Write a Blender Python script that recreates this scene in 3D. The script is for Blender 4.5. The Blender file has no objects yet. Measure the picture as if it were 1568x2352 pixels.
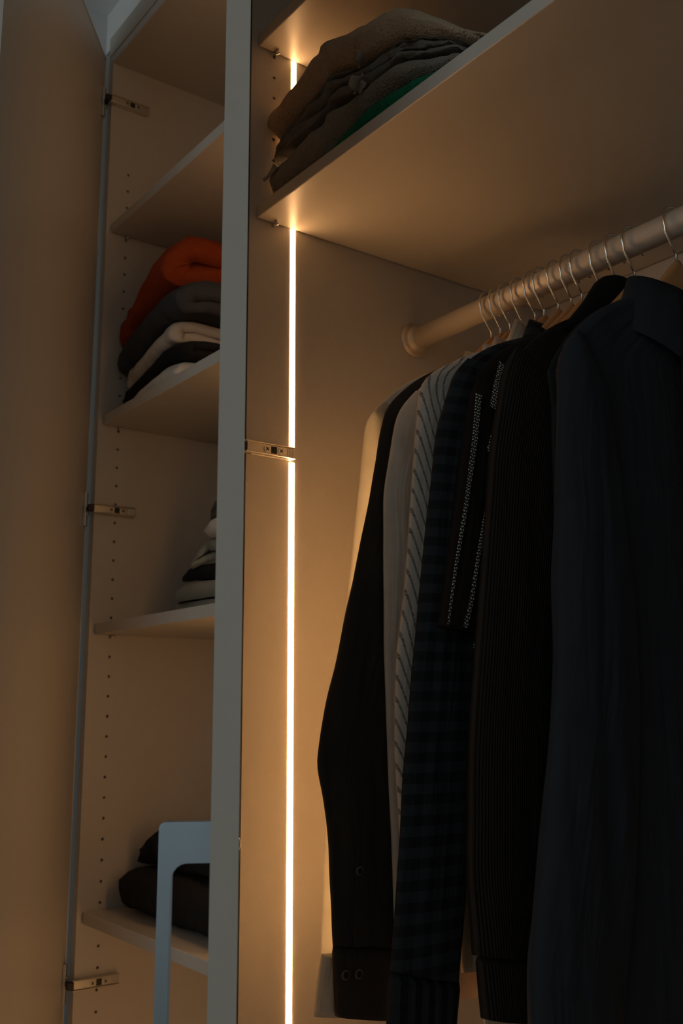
import bpy, bmesh, math, random
from mathutils import Vector, Matrix, noise

# ------------------------------------------------------------------ camera, light, exposure
SC = bpy.context.scene
COL = SC.collection
CZ = 1.15                      # eye height
YAW, PIT, ROL, FPX = math.radians(36.4412), math.radians(11.0277), math.radians(-0.2565), 2330.75
fw = Vector((-math.cos(YAW)*math.cos(PIT), math.sin(YAW)*math.cos(PIT), math.sin(PIT)))
rt = fw.cross(Vector((0, 0, 1))).normalized(); up = rt.cross(fw)
r2 = rt*math.cos(ROL)+up*math.sin(ROL); u2 = -rt*math.sin(ROL)+up*math.cos(ROL)
cd = bpy.data.cameras.new('camera'); cam = bpy.data.objects.new('camera', cd); COL.objects.link(cam)
cam.matrix_world = Matrix(((r2.x, u2.x, -fw.x, 0), (r2.y, u2.y, -fw.y, 0), (r2.z, u2.z, -fw.z, CZ), (0, 0, 0, 1)))
cd.sensor_fit = 'VERTICAL'; cd.sensor_height = 36.0; cd.lens = FPX/2352*36
cd.clip_start = .02
cd.dof.use_dof = True; cd.dof.focus_distance = 1.10; cd.dof.aperture_fstop = 9.0
SC.camera = cam

w = bpy.data.worlds.new('world'); SC.world = w; w.use_nodes = True
bg = w.node_tree.nodes['Background']; bg.inputs[0].default_value = (.45, .62, .8, 1); bg.inputs[1].default_value = .02

WIN_POWER = 14.5                # dusk daylight through the room window
LED_STRENGTH = 58.0
LED_STRENGTH_UPPER = 23.0      # the separate pieces above the hinge
LED_STRENGTH_LEFT = 22.0
LED_STRENGTH_LEFT_UPPER = 13.0
LED_COLOR = (1.0, .52, .21)
wl = bpy.data.lights.new('window_daylight', 'AREA'); wl.shape = 'RECTANGLE'; wl.size = 2.4; wl.size_y = 1.3
wl.energy = WIN_POWER; wl.color = (.90, .99, 1.0)
wo = bpy.data.objects.new('window_daylight', wl); COL.objects.link(wo)
wo.location = (.35, -2.64, 1.6); wo.rotation_euler = (math.radians(90), 0, 0)

vs = SC.view_settings
SC.display_settings.display_device = 'sRGB'
vs.view_transform = 'Standard'; vs.look = 'None'; vs.exposure = 0.0; vs.gamma = 1.0; vs.use_curve_mapping = False

# ------------------------------------------------------------------ materials
def srgb(*c):
    return tuple(((v/255)/12.92 if v/255 <= .04045 else ((v/255+.055)/1.055)**2.4) for v in c)

def new_mat(name):
    m = bpy.data.materials.new(name); m.use_nodes = True
    nt = m.node_tree
    return m, nt, nt.nodes['Principled BSDF']

def plain(name, col, rough=.5, metal=0, noise_scale=None, noise_amt=.1, bump=0, bscale=300, spec=.5):
    m, nt, b = new_mat(name)
    b.inputs['Base Color'].default_value = (*col, 1); b.inputs['Roughness'].default_value = rough
    b.inputs['Metallic'].default_value = metal; b.inputs['Specular IOR Level'].default_value = spec
    tc = nt.nodes.new('ShaderNodeTexCoord')
    if noise_scale:
        n = nt.nodes.new('ShaderNodeTexNoise'); n.inputs['Scale'].default_value = noise_scale; n.inputs['Detail'].default_value = 4
        nt.links.new(tc.outputs['Object'], n.inputs['Vector'])
        mx = nt.nodes.new('ShaderNodeMixRGB')
        mx.inputs[1].default_value = (*[c*(1-noise_amt) for c in col], 1); mx.inputs[2].default_value = (*[min(1, c*(1+noise_amt)) for c in col], 1)
        nt.links.new(n.outputs['Fac'], mx.inputs[0]); nt.links.new(mx.outputs[0], b.inputs['Base Color'])
    if bump:
        n2 = nt.nodes.new('ShaderNodeTexNoise'); n2.inputs['Scale'].default_value = bscale; n2.inputs['Detail'].default_value = 3
        nt.links.new(tc.outputs['Object'], n2.inputs['Vector'])
        bp = nt.nodes.new('ShaderNodeBump'); bp.inputs['Strength'].default_value = bump; bp.inputs['Distance'].default_value = .002
        nt.links.new(n2.outputs['Fac'], bp.inputs['Height']); nt.links.new(bp.outputs[0], b.inputs['Normal'])
    return m

def brushed(name, col, rough, axis_scale):
    m, nt, b = new_mat(name)
    b.inputs['Metallic'].default_value = 1; b.inputs['Roughness'].default_value = rough
    tc = nt.nodes.new('ShaderNodeTexCoord'); mp = nt.nodes.new('ShaderNodeMapping'); mp.inputs['Scale'].default_value = axis_scale
    n = nt.nodes.new('ShaderNodeTexNoise'); n.inputs['Scale'].default_value = 40; n.inputs['Detail'].default_value = 3
    nt.links.new(tc.outputs['Object'], mp.inputs[0]); nt.links.new(mp.outputs[0], n.inputs['Vector'])
    mx = nt.nodes.new('ShaderNodeMixRGB'); mx.inputs[1].default_value = (*[c*.82 for c in col], 1); mx.inputs[2].default_value = (*col, 1)
    nt.links.new(n.outputs['Fac'], mx.inputs[0]); nt.links.new(mx.outputs[0], b.inputs['Base Color'])
    return m

def fabric(name, col, col2=None, kind=None, rough=.9, bump=.25, bscale=900, trans=0.0, sheen=0.1, p=None, spec=.15, crease=.45):
    """Cloth: the weave is bump, printed or woven patterns follow the cloth's own coordinates (metres)."""
    m, nt, b = new_mat(name)
    b.inputs['Roughness'].default_value = rough; b.inputs['Specular IOR Level'].default_value = spec
    b.inputs['Sheen Weight'].default_value = sheen; b.inputs['Sheen Roughness'].default_value = .5
    b.inputs['Sheen Tint'].default_value = (*[min(1, c*3+.02) for c in col], 1)
    L = nt.links.new; N = nt.nodes.new
    uv = N('ShaderNodeUVMap'); uv.uv_map = 'UVMap'
    tc = N('ShaderNodeTexCoord')
    n = N('ShaderNodeTexNoise'); n.inputs['Scale'].default_value = 35; n.inputs['Detail'].default_value = 5
    L(tc.outputs['Object'], n.inputs['Vector'])
    mx = N('ShaderNodeMixRGB'); mx.inputs[1].default_value = (*[c*.8 for c in col], 1); mx.inputs[2].default_value = (*[min(1, c*1.15) for c in col], 1)
    L(n.outputs['Fac'], mx.inputs[0]); out = mx.outputs[0]
    height = None
    def math_node(op, a, bv=None, c=None):
        q = N('ShaderNodeMath'); q.operation = op
        for i, v in enumerate((a, bv, c)):
            if v is None: continue
            if isinstance(v, (int, float)): q.inputs[i].default_value = v
            else: L(v, q.inputs[i])
        return q.outputs[0]
    sx = N('ShaderNodeSeparateXYZ'); L(uv.outputs['UV'], sx.inputs[0]); U, V = sx.outputs[0], sx.outputs[1]
    def band(coord, period, duty):                      # 1 inside the stripe
        fr = math_node('FRACT', math_node('DIVIDE', coord, period))
        return math_node('LESS_THAN', fr, duty)
    if kind == 'stripes':
        skew, period, duty = p
        c = math_node('ADD', U, math_node('MULTIPLY', V, skew))
        msk = band(c, period, duty)
        br = N('ShaderNodeTexNoise'); br.inputs['Scale'].default_value = 1.0; br.inputs['Detail'].default_value = 0
        cb = N('ShaderNodeCombineXYZ'); L(math_node('MULTIPLY', U, 150), cb.inputs[0]); L(math_node('MULTIPLY', V, 420), cb.inputs[1]); L(cb.outputs[0], br.inputs['Vector'])
        msk = math_node('MULTIPLY', msk, math_node('ADD', math_node('MULTIPLY', br.outputs['Fac'], .8), .3))
        q = N('ShaderNodeMixRGB'); L(msk, q.inputs[0]); L(out, q.inputs[1]); q.inputs[2].default_value = (*col2, 1); out = q.outputs[0]
    elif kind == 'gingham':
        period, wu, wv = p
        f = math_node('ADD', math_node('MULTIPLY', band(V, period, .5), wv), math_node('MULTIPLY', band(U, period*1.0, .5), wu))
        q = N('ShaderNodeMixRGB'); L(f, q.inputs[0]); L(out, q.inputs[1]); q.inputs[2].default_value = (*col2, 1); out = q.outputs[0]
    elif kind == 'rib':
        period = p
        s = math_node('SINE', math_node('MULTIPLY', U, 2*math.pi/period))
        height = math_node('ADD', math_node('MULTIPLY', s, .5), .5)
        q = N('ShaderNodeMixRGB'); L(height, q.inputs[0]); q.inputs[1].default_value = (*[c*.5 for c in col], 1); L(out, q.inputs[2]); out = q.outputs[0]
    elif kind == 'overlock':                            # white zigzag thread on dark tape
        zz = math_node('PINGPONG', math_node('MULTIPLY', V, 1.0), .0036)
        a = math_node('FRACT', math_node('DIVIDE', math_node('ADD', U, math_node('MULTIPLY', zz, 1.0)), .0042))
        d = math_node('FRACT', math_node('DIVIDE', V, .0036))
        msk = math_node('MULTIPLY', math_node('LESS_THAN', a, .55), math_node('LESS_THAN', d, .62))
        q = N('ShaderNodeMixRGB'); L(msk, q.inputs[0]); L(out, q.inputs[1]); q.inputs[2].default_value = (*col2, 1); out = q.outputs[0]
    L(out, b.inputs['Base Color'])
    n2 = N('ShaderNodeTexNoise'); n2.inputs['Scale'].default_value = bscale; n2.inputs['Detail'].default_value = 2
    L(tc.outputs['Object'], n2.inputs['Vector'])
    bp = N('ShaderNodeBump'); bp.inputs['Strength'].default_value = bump; bp.inputs['Distance'].default_value = .004 if bump >= 1 else .0015
    if height is not None:
        L(math_node('ADD', height, math_node('MULTIPLY', n2.outputs['Fac'], .3)), bp.inputs['Height'])
    else:
        L(n2.outputs['Fac'], bp.inputs['Height'])
    cr = N('ShaderNodeTexNoise'); cr.inputs['Scale'].default_value = 1.0; cr.inputs['Detail'].default_value = 2; cr.inputs['Distortion'].default_value = .6
    cv = N('ShaderNodeCombineXYZ'); L(math_node('MULTIPLY', U, 55), cv.inputs[0]); L(math_node('MULTIPLY', V, 6), cv.inputs[1]); L(cv.outputs[0], cr.inputs['Vector'])
    b2 = N('ShaderNodeBump'); b2.inputs['Strength'].default_value = crease; b2.inputs['Distance'].default_value = .012
    L(cr.outputs['Fac'], b2.inputs['Height']); L(bp.outputs[0], b2.inputs['Normal'])
    L(b2.outputs[0], b.inputs['Normal'])
    if trans:
        t = N('ShaderNodeBsdfTranslucent'); L(out, t.inputs['Color'])
        ms = N('ShaderNodeMixShader'); ms.inputs[0].default_value = trans
        o = nt.nodes['Material Output']; L(b.outputs[0], ms.inputs[1]); L(t.outputs[0], ms.inputs[2]); L(ms.outputs[0], o.inputs['Surface'])
    return m

M = {}
M['panel'] = plain('laminate_panel', (.57, .53, .47), .34, noise_scale=60, noise_amt=.03, spec=.5)
M['edge'] = M['panel']
M['wall'] = plain('wall_paint', (.62, .63, .62), .8, noise_scale=8, noise_amt=.03, bump=.05, bscale=120)
M['ceil'] = plain('ceiling_paint', (.86, .88, .88), .85, noise_scale=6, noise_amt=.02)
M['floor'] = plain('floor_oak', (.22, .14, .08), .5, noise_scale=5, noise_amt=.25)
M['steel'] = brushed('brushed_steel_window_tint', (.66, .82, .96), .34, (1, 1, .04))  # blue window reflection is mixed into the steel's base colour
M['nickel'] = plain('nickel_hinge', (.70, .66, .60), .32, .85, noise_scale=40, noise_amt=.08)
M['chrome'] = plain('chrome_hook', (.72, .69, .65), .2, 1)
M['rod'] = plain('rod_satin_aluminium', (.66, .6, .52), .45, .55, noise_scale=30, noise_amt=.05)
M['dark'] = plain('dark_plastic', (.012, .012, .012), .5)
M['dark_strip'] = plain('dark_edge_strip', (.03, .025, .018), .6)
M['btn'] = plain('horn_button', (.2, .17, .13), .35)
M['wood'] = plain('hanger_wood', (.46, .22, .08), .45, noise_scale=22, noise_amt=.25)
M['clear'] = plain('clear_bumper', (.55, .55, .52), .15)
M['glass'] = plain('window_pane', (.5, .6, .7), .1)
M['white'] = plain('white_lacquer', (.7, .7, .7), .4)
for key, st in (('led', LED_STRENGTH), ('led_upper', LED_STRENGTH_UPPER), ('led_left', LED_STRENGTH_LEFT), ('led_left_upper', LED_STRENGTH_LEFT_UPPER)):
    m, nt, b = new_mat(key+'_diffuser'); M[key] = m
    b.inputs['Base Color'].default_value = (.9, .8, .65, 1)
    b.inputs['Emission Color'].default_value = (*LED_COLOR, 1); b.inputs['Emission Strength'].default_value = st

M['g_cream'] = fabric('cream_linen', (.93, .88, .79), trans=.74, bscale=700)
M['g_cream_body'] = fabric('cream_linen_bounce', (.84, .79, .70), trans=.06, bscale=700)  # same linen made opaque so the body bounces strip light onto the partition
M['g_cream_cuff'] = fabric('cream_linen_cuff', (.74, .70, .62), trans=.1, bscale=700)
M['g_black'] = fabric('black_cotton', (.045, .043, .040), sheen=.1)
M['g_white'] = fabric('pale_grey_cotton', (.74, .74, .71), trans=.12, bump=.08)
M['g_stripe'] = fabric('striped_cotton', (.74, .71, .65), (.11, .13, .15), 'stripes', trans=.15, p=(.41, .0095, .27), bump=.12)
M['g_stripe_yoke'] = fabric('striped_cotton_yoke', (.74, .71, .65), (.11, .13, .15), 'stripes', trans=.15, p=(.75, .0125, .25), bump=.12)
M['g_check'] = fabric('dark_gingham', (.014, .0145, .016), (.032, .040, .048), 'gingham', p=(.0205, .35, .65))
M['g_check_cuff'] = fabric('dark_gingham_cuff', (.010, .0105, .012), (.03, .034, .04), 'gingham', p=(.0165, .9, .1))
M['g_tee'] = fabric('brown_black_jersey', (.020, .015, .0125), bump=.15)
M['g_seam'] = fabric('overlock_seam', (.02, .017, .015), (.85, .84, .8), 'overlock', bump=.3)
M['g_rib'] = fabric('dark_rib_knit', (.029, .022, .017), None, 'rib', p=.0032, bump=.9)
M['g_blackcollar'] = fabric('deep_black_cotton', (.005, .005, .005), sheen=.02)
M['g_navy'] = fabric('navy_linen', (.022, .026, .033), bump=.35, bscale=600)
M['g_beige'] = fabric('beige_cotton', (.6, .5, .38), trans=.15)
M['g_pink'] = fabric('pale_rose_cotton', (.66, .55, .48), trans=.15)
M['g_char'] = fabric('charcoal_cotton', (.02, .021, .023))
M['tag'] = fabric('woven_tag', (.45, .45, .43), (.1, .1, .1), 'stripes', p=(0, .004, .4))
M['f_orange'] = fabric('rust_orange_fleece', (.30, .05, .012), bump=.3, bscale=500)
M['f_char'] = fabric('charcoal_knit', (.055, .058, .064), bump=.4, bscale=500)
M['f_cream'] = fabric('off_white_cotton', (.6, .54, .47), bump=.2)
M['f_black'] = fabric('black_folded_cotton', (.016, .016, .016))
M['f_white'] = fabric('white_cotton', (.7, .67, .61), bump=.15)
M['f_grey'] = fabric('grey_green_cotton', (.26, .27, .24), bump=.3)
M['f_olive'] = fabric('dark_olive_cotton', (.07, .07, .055), bump=.4)
M['t_tan'] = fabric('tan_terry', (.48, .35, .24), bump=1.0, bscale=330, sheen=.4)
M['t_dark'] = fabric('dark_grey_cotton', (.20, .19, .17), bump=.5, bscale=400)
M['t_grey'] = fabric('grey_terry', (.25, .23, .195), bump=1.0, bscale=330, sheen=.3)
M['t_green'] = fabric('emerald_terry', (.01, .17, .085), bump=1.0, bscale=330)
M['t_trim'] = fabric('pale_towel_hem', (.34, .3, .25), bump=.5)

# ------------------------------------------------------------------ object helpers
ORG = {}
def tag(o, label=None, cat=None, group=None, kind=None):
    if label: o['label'] = label
    if cat: o['category'] = cat
    if group: o['group'] = group
    if kind: o['kind'] = kind
    return o

def empty(name, loc, label, cat, group=None):
    o = bpy.data.objects.new(name, None); COL.objects.link(o); o.location = loc
    o.empty_display_size = .05; ORG[o.name] = Vector(loc)
    return tag(o, label, cat, group)

def link(name, me, mat, parent=None, label=None):
    """me is built in world coordinates; it is moved into its parent's frame."""
    o = bpy.data.objects.new(name, me); COL.objects.link(o)
    for mm in (mat if isinstance(mat, (list, tuple)) else [mat]): me.materials.append(mm)
    if parent is not None:
        o.parent = parent; org = ORG[parent.name]
        me.transform(Matrix.Translation(-org)); ORG[o.name] = org
    else:
        ORG[o.name] = Vector((0, 0, 0))
    if label: o['label'] = label
    return o

def rebase(o, loc):
    """give a lone mesh an origin at its own base"""
    loc = Vector(loc); o.data.transform(Matrix.Translation(-loc)); o.location = loc; ORG[o.name] = loc
    return o

def mesh(name, V, F, uvs=None, smooth=True, mats=None):
    me = bpy.data.meshes.new(name); me.from_pydata(V, [], F); me.update()
    if uvs:
        l = me.uv_layers.new(name='UVMap')
        for lp in me.loops: l.data[lp.index].uv = uvs[lp.vertex_index]
    if smooth: me.polygons.foreach_set('use_smooth', [True]*len(me.polygons))
    if mats: me.polygons.foreach_set('material_index', mats)
    return me

def from_bm(name, bm, smooth=False, recalc=True):
    if recalc: bmesh.ops.recalc_face_normals(bm, faces=bm.faces)
    me = bpy.data.meshes.new(name); bm.to_mesh(me); bm.free()
    if smooth: me.polygons.foreach_set('use_smooth', [True]*len(me.polygons))
    return me

def bm_box(bm, x0, x1, y0, y1, z0, z1, bev=0, mi=0, mat=None):
    r = bmesh.ops.create_cube(bm, size=1)
    vs_ = r['verts']
    for v in vs_:
        v.co = Vector(((x0+x1)/2+v.co.x*(x1-x0), (y0+y1)/2+v.co.y*(y1-y0), (z0+z1)/2+v.co.z*(z1-z0)))
        if mat is not None: v.co = mat @ v.co
    fs = set(f for v in vs_ for f in v.link_faces)
    for f in fs: f.material_index = mi
    if bev:
        es = set(e for f in fs for e in f.edges)
        rr = bmesh.ops.bevel(bm, geom=list(es), offset=bev, segments=2, affect='EDGES', profile=.5)
        for f in rr['faces']: f.material_index = mi

def box(name, x0, x1, y0, y1, z0, z1, mat, parent=None, bev=.0012, label=None):
    bm = bmesh.new(); bm_box(bm, x0, x1, y0, y1, z0, z1, bev)
    return link(name, from_bm(name, bm), mat, parent, label)

def bm_cyl(bm, c, axis, r, h, seg=16, mi=0, r2=None):
    q = Vector((0, 0, 1)).rotation_difference(Vector(axis).normalized()).to_matrix().to_4x4()
    n0 = len(bm.faces)
    ret = bmesh.ops.create_cone(bm, cap_ends=True, segments=seg, radius1=r, radius2=r if r2 is None else r2, depth=h, matrix=Matrix.Translation(Vector(c)) @ q)
    for f in set(f for v in ret['verts'] for f in v.link_faces): f.material_index = mi

def tube(path, r, seg=10, closed_ends=True):
    V, F = [], []
    P = [Vector(p) for p in path]
    nrm = None
    for i, p in enumerate(P):
        t = (P[min(i+1, len(P)-1)]-P[max(i-1, 0)]).normalized()
        if nrm is None: nrm = t.orthogonal().normalized()
        nrm = (nrm - t*nrm.dot(t)).normalized(); bn = t.cross(nrm)
        rr = r[i] if isinstance(r, (list, tuple)) else r
        for k in range(seg):
            a = 2*math.pi*k/seg; V.append(p+(nrm*math.cos(a)+bn*math.sin(a))*rr)
    for i in range(len(P)-1):
        for k in range(seg):
            k2 = (k+1) % seg; F.append((i*seg+k, i*seg+k2, (i+1)*seg+k2, (i+1)*seg+k))
    F.append(tuple(range(seg))[::-1]); F.append(tuple(range((len(P)-1)*seg, len(P)*seg)))
    return V, F

def lerp_poly(pts, t):
    """pts [(a,b..)], t in 0..1 along equal index-free parameter = last coordinate range"""
    if t <= pts[0][0]: return pts[0][1]
    for (a, b), (c, d) in zip(pts, pts[1:]):
        if t <= c: return b+(d-b)*(t-a)/(c-a)
    return pts[-1][1]

def nz(x, y, z, s=0): return noise.noise(Vector((x+s*17.31, y+s*5.7, z-s*9.13)))

# ------------------------------------------------------------------ key dimensions
XR, XL, YF, YB = -1.095, -1.584, .656, 1.23
XP = XR-.036                    # left face of the double partition
XE = -.095                      # inner face of the hanging unit's far side
T = .018
ZTOP = 2.313
YH = .6936                      # row of shelf pin holes
YLED = .7265
YS = .666                       # shelf fronts
YR, ZR = .9443, 1.6914          # hanging rod
Z_S0, Z_U = 1.806, 2.067
Z_L = [1.9807, 1.6279, 1.2725, .8249]

# ------------------------------------------------------------------ room
def structure(name, x0, x1, y0, y1, z0, z1, mat, bev=0):
    o = box(name, x0, x1, y0, y1, z0, z1, mat, None, bev); o['kind'] = 'structure'; return o
ZC = 2.455
structure('floor', -1.72, 2.1, -2.7, 1.36, -.05, 0, M['floor'])
structure('ceiling', -1.72, 2.1, -2.7, 1.36, ZC, ZC+.05, M['ceil'])
structure('wall_back', -1.72, 2.1, 1.262, 1.36, 0, ZC, M['wall'])
structure('wall_left', -1.75, -1.65, -2.7, 1.262, 0, ZC, M['wall'])
structure('wall_right', 2.0, 2.1, -2.7, 1.262, 0, ZC, M['wall'])
# wall with the window, behind the viewer
bm = bmesh.new()
for b_ in ((-1.65, -.85, -2.8, -2.7, 0, ZC), (1.55, 2.1, -2.8, -2.7, 0, ZC), (-.85, 1.55, -2.8, -2.7, 0, .95), (-.85, 1.55, -2.8, -2.7, 2.25, ZC)): bm_box(bm, *b_)
o = link('wall_front', from_bm('wall_front', bm), M['wall']); o['kind'] = 'structure'
wn = box('window_1', -.85, 1.55, -2.77, -2.76, .95, 2.25, M['glass'], None, 0); wn['kind'] = 'structure'
bm = bmesh.new()
for b_ in ((-.85, -.8, -2.76, -2.7, .95, 2.25), (1.5, 1.55, -2.76, -2.7, .95, 2.25), (-.8, 1.5, -2.76, -2.7, .95, 1.0), (-.8, 1.5, -2.76, -2.7, 2.2, 2.25), (.33, .37, -2.76, -2.7, 1.0, 2.2)): bm_box(bm, *b_)
link('window_frame', from_bm('window_frame', bm), M['white'], wn)
# bulkhead above the wardrobe
structure('trim_1', -1.65, 2.0, YF+.012, 1.262, 2.372, ZC, M['ceil'], 0)

# ------------------------------------------------------------------ wardrobe carcasses
def hole_panel(name, xf, side, y0, y1, z0, z1, thick, cols, zs, mat, parent, r=.0025, depth=.009):
    """Upright board whose inner face (at x = xf, looking towards side) has rows of drilled holes."""
    V, F = [], []
    def q(*pts):
        i = len(V); V.extend(pts); F.append(tuple(range(i, i+len(pts))))
    c = .008
    ys = [y0]
    for yc in cols: ys += [yc-c, yc+c]
    ys.append(y1)
    zs = sorted(zs)
    for i in range(len(ys)-1):
        if i % 2 == 0:
            q((xf, ys[i], z0), (xf, ys[i+1], z0), (xf, ys[i+1], z1), (xf, ys[i], z1)); continue
        a, b2 = ys[i], ys[i+1]; yc = (a+b2)/2; zprev = z0
        for zc in zs:
            q((xf, a, zprev), (xf, b2, zprev), (xf, b2, zc-c), (xf, a, zc-c))
            n = 12; outer = []; ring = []; deep = []
            for k in range(n):
                th = 2*math.pi*(k+.5)/n; cs, sn = math.cos(th), math.sin(th); mm = c/max(abs(cs), abs(sn))
                if k % 3 == 1:                       # corners of the square cell
                    cs2, sn2 = math.copysign(1, cs)*c, math.copysign(1, sn)*c
                else: cs2, sn2 = cs*mm, sn*mm
                outer.append((xf, yc+cs2, zc+sn2)); ring.append((xf, yc+cs*r, zc+sn*r)); deep.append((xf-side*depth, yc+cs*r, zc+sn*r))
            for k in range(n):
                k2 = (k+1) % n
                q(outer[k], outer[k2], ring[k2], ring[k]); q(ring[k], ring[k2], deep[k2], deep[k])
            q(*deep)
            zprev = zc+c
        q((xf, a, zprev), (xf, b2, zprev), (xf, b2, z1), (xf, a, z1))
    xb = xf-side*thick
    q((xb, y0, z0), (xb, y0, z1), (xb, y1, z1), (xb, y1, z0))
    q((xf, y0, z0), (xf, y0, z1), (xb, y0, z1), (xb, y0, z0)); q((xf, y1, z0), (xb, y1, z0), (xb, y1, z1), (xf, y1, z1))
    q((xf, y0, z1), (xf, y1, z1), (xb, y1, z1), (xb, y0, z1)); q((xf, y0, z0), (xb, y0, z0), (xb, y1, z0), (xf, y1, z0))
    bm = bmesh.new()
    vv = [bm.verts.new(v) for v in V]
    for f in F: bm.faces.new([vv[i] for i in f])
    bmesh.ops.remove_doubles(bm, verts=bm.verts, dist=1e-5)
    return link(name, from_bm(name, bm), mat, parent)

shelf_cab = empty('shelf_cabinet', ((XL+XP)/2, .94, 0), 'tall taupe wardrobe unit with shelves of folded clothes, its door half open', 'wardrobe')
hang_cab = empty('hanging_cabinet', ((XR+XE)/2, .94, 0), 'taupe wardrobe unit with glowing light strip and clothes rail', 'wardrobe')

def pins(parent, xface, side, z, ys=(YH,)):
    for y in ys:
        bm = bmesh.new()
        bm_cyl(bm, (xface+side*.004, y, z-.0028), (1, 0, 0), .0025, .010, 10)
        bmesh.ops.create_uvsphere(bm, u_segments=10, v_segments=6, radius=.0032, matrix=Matrix.Translation((xface+side*.0095, y, z-.0034)))
        link('shelf_pin', from_bm('shelf_pin', bm, True), M['chrome'], parent)

ZB = .10
# left unit
zh = [2.1013-.032*k for k in range(0, 62)]
hole_panel('side_panel', XL, 1, YF, YB, ZB, ZTOP+T, T, (YH, 1.17), zh, M['panel'], shelf_cab)
sp_r = box('side_panel', XP, XP+T, YF, YB, ZB, ZTOP+T, M['panel'], shelf_cab)
box('top_panel', XL, XP, YF, YB, ZTOP, ZTOP+T, M['panel'], shelf_cab)
box('base_panel', XL, XP, YF, YB, ZB, ZB+T, M['panel'], shelf_cab)
box('back_panel', XL-T, XP+T, YB, YB+.008, ZB, ZTOP+T, M['panel'], shelf_cab, 0)
box('plinth', XL-T, XP+T, YF+.05, YF+.068, 0, ZB, M['panel'], shelf_cab)
box('filler_strip', XL-T, XP+T, YF-.001, YF+.017, ZTOP+T+.001, 2.372, M['panel'], shelf_cab)
for z in Z_L:
    s = box('shelf', XL+.002, XP-.001, YS-.001, YB-.004, z, z+T, M['panel'], shelf_cab, .0015)
    pins(s, XL, 1, z, (YH, 1.17)); pins(s, XP, -1, z, (YH, 1.17))
# right unit
hole_panel('side_panel', XR, 1, YF, YB, ZB, ZTOP+T, T, (YH, 1.17), [2.0289-.032*k for k in range(-2, 6)], M['panel'], hang_cab)
box('side_panel', XE, XE+T, YF, YB, ZB, ZTOP+T, M['panel'], hang_cab)
box('top_panel', XR, XE, YF, YB, ZTOP, ZTOP+T, M['panel'], hang_cab)
box('base_panel', XR, XE, YF, YB, ZB, ZB+T, M['panel'], hang_cab)
box('back_panel', XR-T, XE+T, YB, YB+.008, ZB, ZTOP+T, M['panel'], hang_cab, 0)
box('plinth', XR-T+.001, XE+T, YF+.05, YF+.068, 0, ZB, M['panel'], hang_cab)
box('filler_strip', XR-T+.001, XE+T, YF-.001, YF+.017, ZTOP+T+.001, 2.372, M['panel'], hang_cab)
for z in (Z_S0, Z_U):
    s = box('shelf', XR+.0015, XE-.001, YS, YB-.004, z, z+T, M['panel'], hang_cab, .0015)
    pins(s, XR, 1, z, (YH, 1.17))

# light strips: a low rounded diffuser let into the partition, one piece per bay
def led(parent, xf, side, z0, z1, label, mat='led'):
    V, F = [], []
    n = 8
    for z in (z0, z1):
        for k in range(n+1):
            a = math.pi*k/n
            V.append((xf+side*(.0001+.0007*math.sin(a)), YLED+.0042*math.cos(a), z))
    for k in range(n): F.append((k, k+1, n+2+k, n+1+k))
    F.append(tuple(range(n+1))); F.append(tuple(range(n+1, 2*n+2)))
    o = link('light_strip', mesh('light_strip', V, F), M[mat], parent, label)
    return o
HZ = 1.4832                    # hinge height on the partition
for a, b_ in ((ZB+.02, HZ-.0105), (HZ+.0105, Z_S0), (Z_S0+T, Z_U), (Z_U+T, Z_U+T+.014)):
    led(hang_cab, XR, 1, a, b_, 'glowing warm white light strip', 'led' if a < 1 else 'led_upper')
zz = [ZB+T]+sum([[z, z+T] for z in sorted(Z_L)], [])+[ZTOP]
for a, b_ in zip(zz[::2], zz[1::2]):
    led(shelf_cab, XP, -1, a+.004, b_-.004, 'glowing warm white light strip', 'led_left' if a < 1.25 else 'led_left_upper')

# hanging rod with its flanges
V, F = tube([(x, YR, ZR) for x in (XR+.002, -.8, -.4, XE-.002)], .0158, 28)
rod = link('clothes_rod', mesh('clothes_rod', V, F), M['rod'], hang_cab, 'satin metal clothes rail')
for xx, s in ((XR, 1), (XE, -1)):
    bm = bmesh.new(); bm_cyl(bm, (xx+s*.002, YR, ZR), (1, 0, 0), .026, .004, 28); bm_cyl(bm, (xx+s*.009, YR, ZR), (1, 0, 0), .0205, .014, 28)
    bmesh.ops.bevel(bm, geom=[e for e in bm.edges if e.calc_face_angle(0) > 1], offset=.001, segments=2, affect='EDGES')
    o = link('rod_flange', from_bm('rod_flange', bm, True), M['rod'], rod)

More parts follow.
